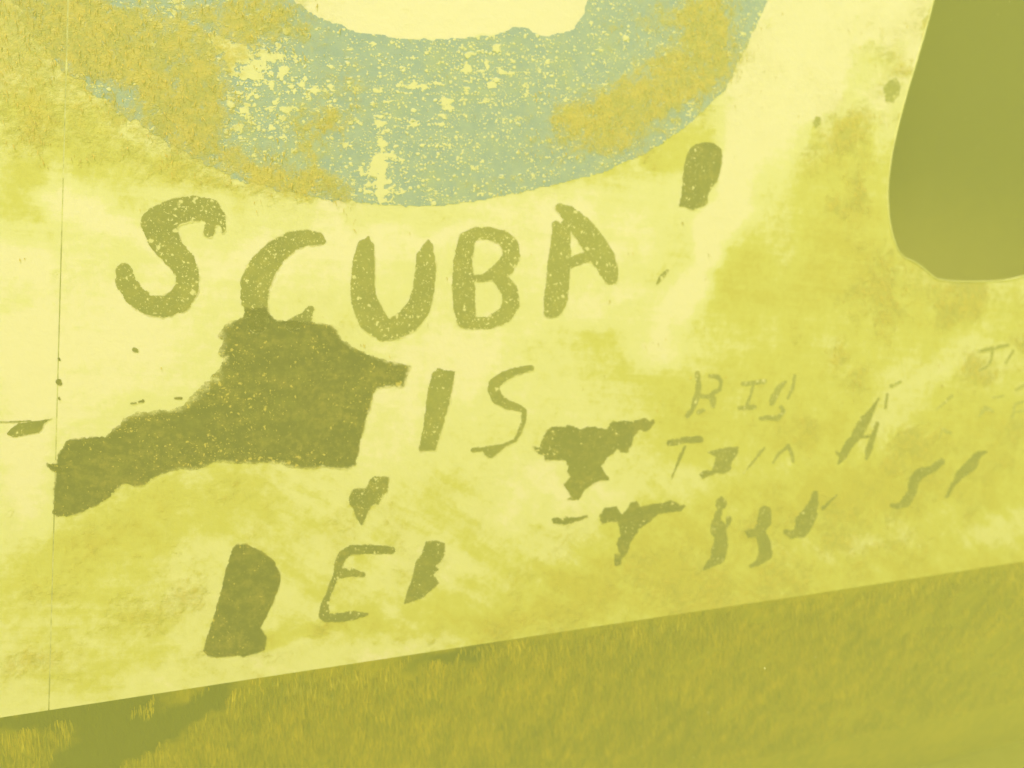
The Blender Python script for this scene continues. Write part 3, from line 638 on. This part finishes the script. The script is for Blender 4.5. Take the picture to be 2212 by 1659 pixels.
def paint_arc(side):
    us = np.arange(pw[:, 0].min()-.01, pw[:, 0].max()+.01, stp) if side > 0 else np.arange(pw[:, 0].min()-.01, -.40, stp)
    zs = np.arange(pw[:, 1].min()-.01, TOP-.012, stp)
    U, Zg = np.meshgrid(us, zs); x, y = photo_of(np.stack([U, np.zeros_like(U), Zg], -1))
    f = np.maximum(sdf_poly(OUTER, x, y), -sdf_poly(INNER, x, y))
    f = f+4.0*((fbm(x/12, y/12, 15, 3)-.5)*2)+16*np.clip((900-x)/400, 0, 1)*(fbm(x/20, y/20, 19, 4)-.5)*2
    f = np.maximum(np.maximum(f, .004-sdf_poly(WINS, U, Zg)), (seam_u(Zg)-U)*side+.0014)
    uv, F = iso(us, zs, f); P = wall_pts(uv[:, 0], uv[:, 1], .00025); x, y = photo_of(P)
    A = growth(x, y)
    A['speck'] = 1.15*blobs([(560, 110, 110, 60, 20, .7), (560, 210, 90, 80, 0, .55), (830, 330, 60, 90, 0, .7), (880, 180, 180, 120, 0, .3), (1050, 180, 160, 100, 0, .25), (800, 390, 90, 40, 0, .5), (640, 300, 70, 60, 0, .4), (1150, 330, 200, 60, -8, .15), (1540, 90, 60, 50, 0, .5), (880, 420, 120, 16, 0, .3), (822, 370, 9, 80, 0, 1.3), (955, 260, 12, 60, 8, .7), (895, 183, 80, 7, -3, .8), (490, 100, 50, 16, 25, 1.0)], x, y)
    return mesh('painted_arc', P, F, M_BLUE, hull, A)
em = paint_arc(1); em['label'] = 'broad worn blue painted arc speckled with white'
em = paint_arc(-1); em['label'] = 'end of the blue painted arc left of the seam'
# ---------------------------------------------------------------- growth in relief
def blades(name, base, length, width, out, tint, mat, parent, sway, label):
    n = len(base)
    ang = rng.uniform(0, math.pi, n)
    side = np.stack([np.cos(ang), np.sin(ang)*.6, np.zeros(n)], -1)*(width/2)[:, None]
    sw = np.stack([rng.normal(0, sway, n), rng.normal(0, sway*.5, n), np.zeros(n)], -1)*length[:, None]
    dn = np.array([0, 0, -1.0])
    m = base+out*(length*.28)[:, None]+dn*(length*.45)[:, None]+sw*.4
    t = base+out*(length*.34)[:, None]+dn*length[:, None]+sw
    V = np.stack([base-side*.7, base+side*.7, m-side, m+side, t], 1).reshape(-1, 3)
    k = (np.arange(n)*5)[:, None]
    F = (k+np.array([[0, 1, 3, 2]])).tolist()+(k+np.array([[2, 3, 4]])).tolist()
    o = mesh(name, V, F, mat, parent, dict(tint=np.repeat(tint, 5)), smooth=True)
    tag(o, label, kind='stuff'); return o

n = 120000
u = rng.uniform(-.66, 1.05, n); z = rng.uniform(EDGE+.002, 1.42, n)
x, y = photo_of(np.stack([u, np.zeros(n), z], -1))
g = growth(x, y)['orange']+1.5*(fbm(x/14, y/14, 41, 3)-.5)+1.3*(fbm(x/50, y/50, 43, 3)-.5)
keep = (g > .62) & (y < 900) & (rng.uniform(0, 1, n) < np.clip((g-.5)*.8, 0, .6)) & (sdf_poly(WINS, u, z) > .004) & (abs(u-seam_u(z)) > .003)
for dist, lo, hi in MASKS:
    c = keep & (u > lo[0]-.01) & (u < hi[0]+.01) & (z > lo[1]-.01) & (z < hi[1]+.012)
    if c.any():
        k = np.where(c)[0]; keep[k[dist(x[k], y[k]) < 9]] = False
u, z = u[keep][:26000], z[keep][:26000]; n = len(u)
blades('algae_turf', wall_pts(u, z, .0003), rng.uniform(.002, .0055, n), rng.uniform(.0007, .0014, n), np.array([0, -.8, 0]), np.clip(rng.normal(.5, .28, n), 0, 1), M_TURF, hull, .35,
       'short fuzzy orange algae growing over paint and silt')

# beard of algae on the tucked side, and a thinner fringe along the edge itself
n = 190000
u = rng.uniform(-.8, 1.7, n); s = rng.uniform(.002, .46, n)
P = under_pts(u, s, np.zeros(n)); x, y = photo_of(P)
dens = .85*fbm(u*46, s*30, 51, 3)+.5*fbm(u*14, s*14, 53, 3)-bare_of(x, y)*.40
thin = np.clip((s-.002)/.02, .45, 1)
keep = (dens > .47) & (rng.uniform(0, 1, n) < thin)
P = P[keep][:95000]; d = dens[keep][:95000]; sk = s[keep][:95000]; n = len(P)
fr = blades('algae_beard', P, rng.uniform(.006, .014, n)*np.clip(.5+d, .7, 1.3)*np.clip(.55+sk/.03, 0, 1), rng.uniform(.0009, .0021, n), NO*.35, np.clip(rng.normal(.42, .18, n)+1.1*(fbm(P[:, 0]*80, P[:, 2]*34, 57, 3)-.42)+.5*(fbm(P[:, 0]*8, P[:, 2]*8, 58, 2)-.5), 0, 1), M_FRINGE, under, .14,
       'hanging strands of orange brown algae under the edge')

# flakes of silt drifting in the water, in front of the hull and inside the cabin
def flake(c, r):
    a = rng.normal(size=(6, 3)); a /= np.linalg.norm(a, axis=1)[:, None]
    v = np.array([(1, 0, 0), (-1, 0, 0), (0, 1, 0), (0, -1, 0), (0, 0, 1), (0, 0, -1)], float)*np.array([1, .6, .8])*r*rng.uniform(.6, 1.3, (6, 1))
    q, _ = np.linalg.qr(rng.normal(size=(3, 3)))
    return c+v@q.T
FF = [(0, 2, 4), (2, 1, 4), (1, 3, 4), (3, 0, 4), (2, 0, 5), (1, 2, 5), (3, 1, 5), (0, 3, 5)]
V, F = [], []
k = 0
while k < 620:
    c = np.array([rng.uniform(-1.2, 1.9), rng.uniform(-1.0, -.02) if k < 330 else rng.uniform(.03, .5), rng.uniform(.4, 1.6)])
    if np.linalg.norm(c-CAM) < .5: continue
    b = len(V)*6
    V.append(flake(c, rng.choice([.0005, .0007, .0009, .0016], p=[.5, .3, .15, .05]))); F += [tuple(b+i for i in f) for f in FF]; k += 1
fl = mesh('suspended_silt', np.concatenate(V), F, M_FLAKE)
tag(fl, 'pale specks of silt drifting in the water', kind='stuff')
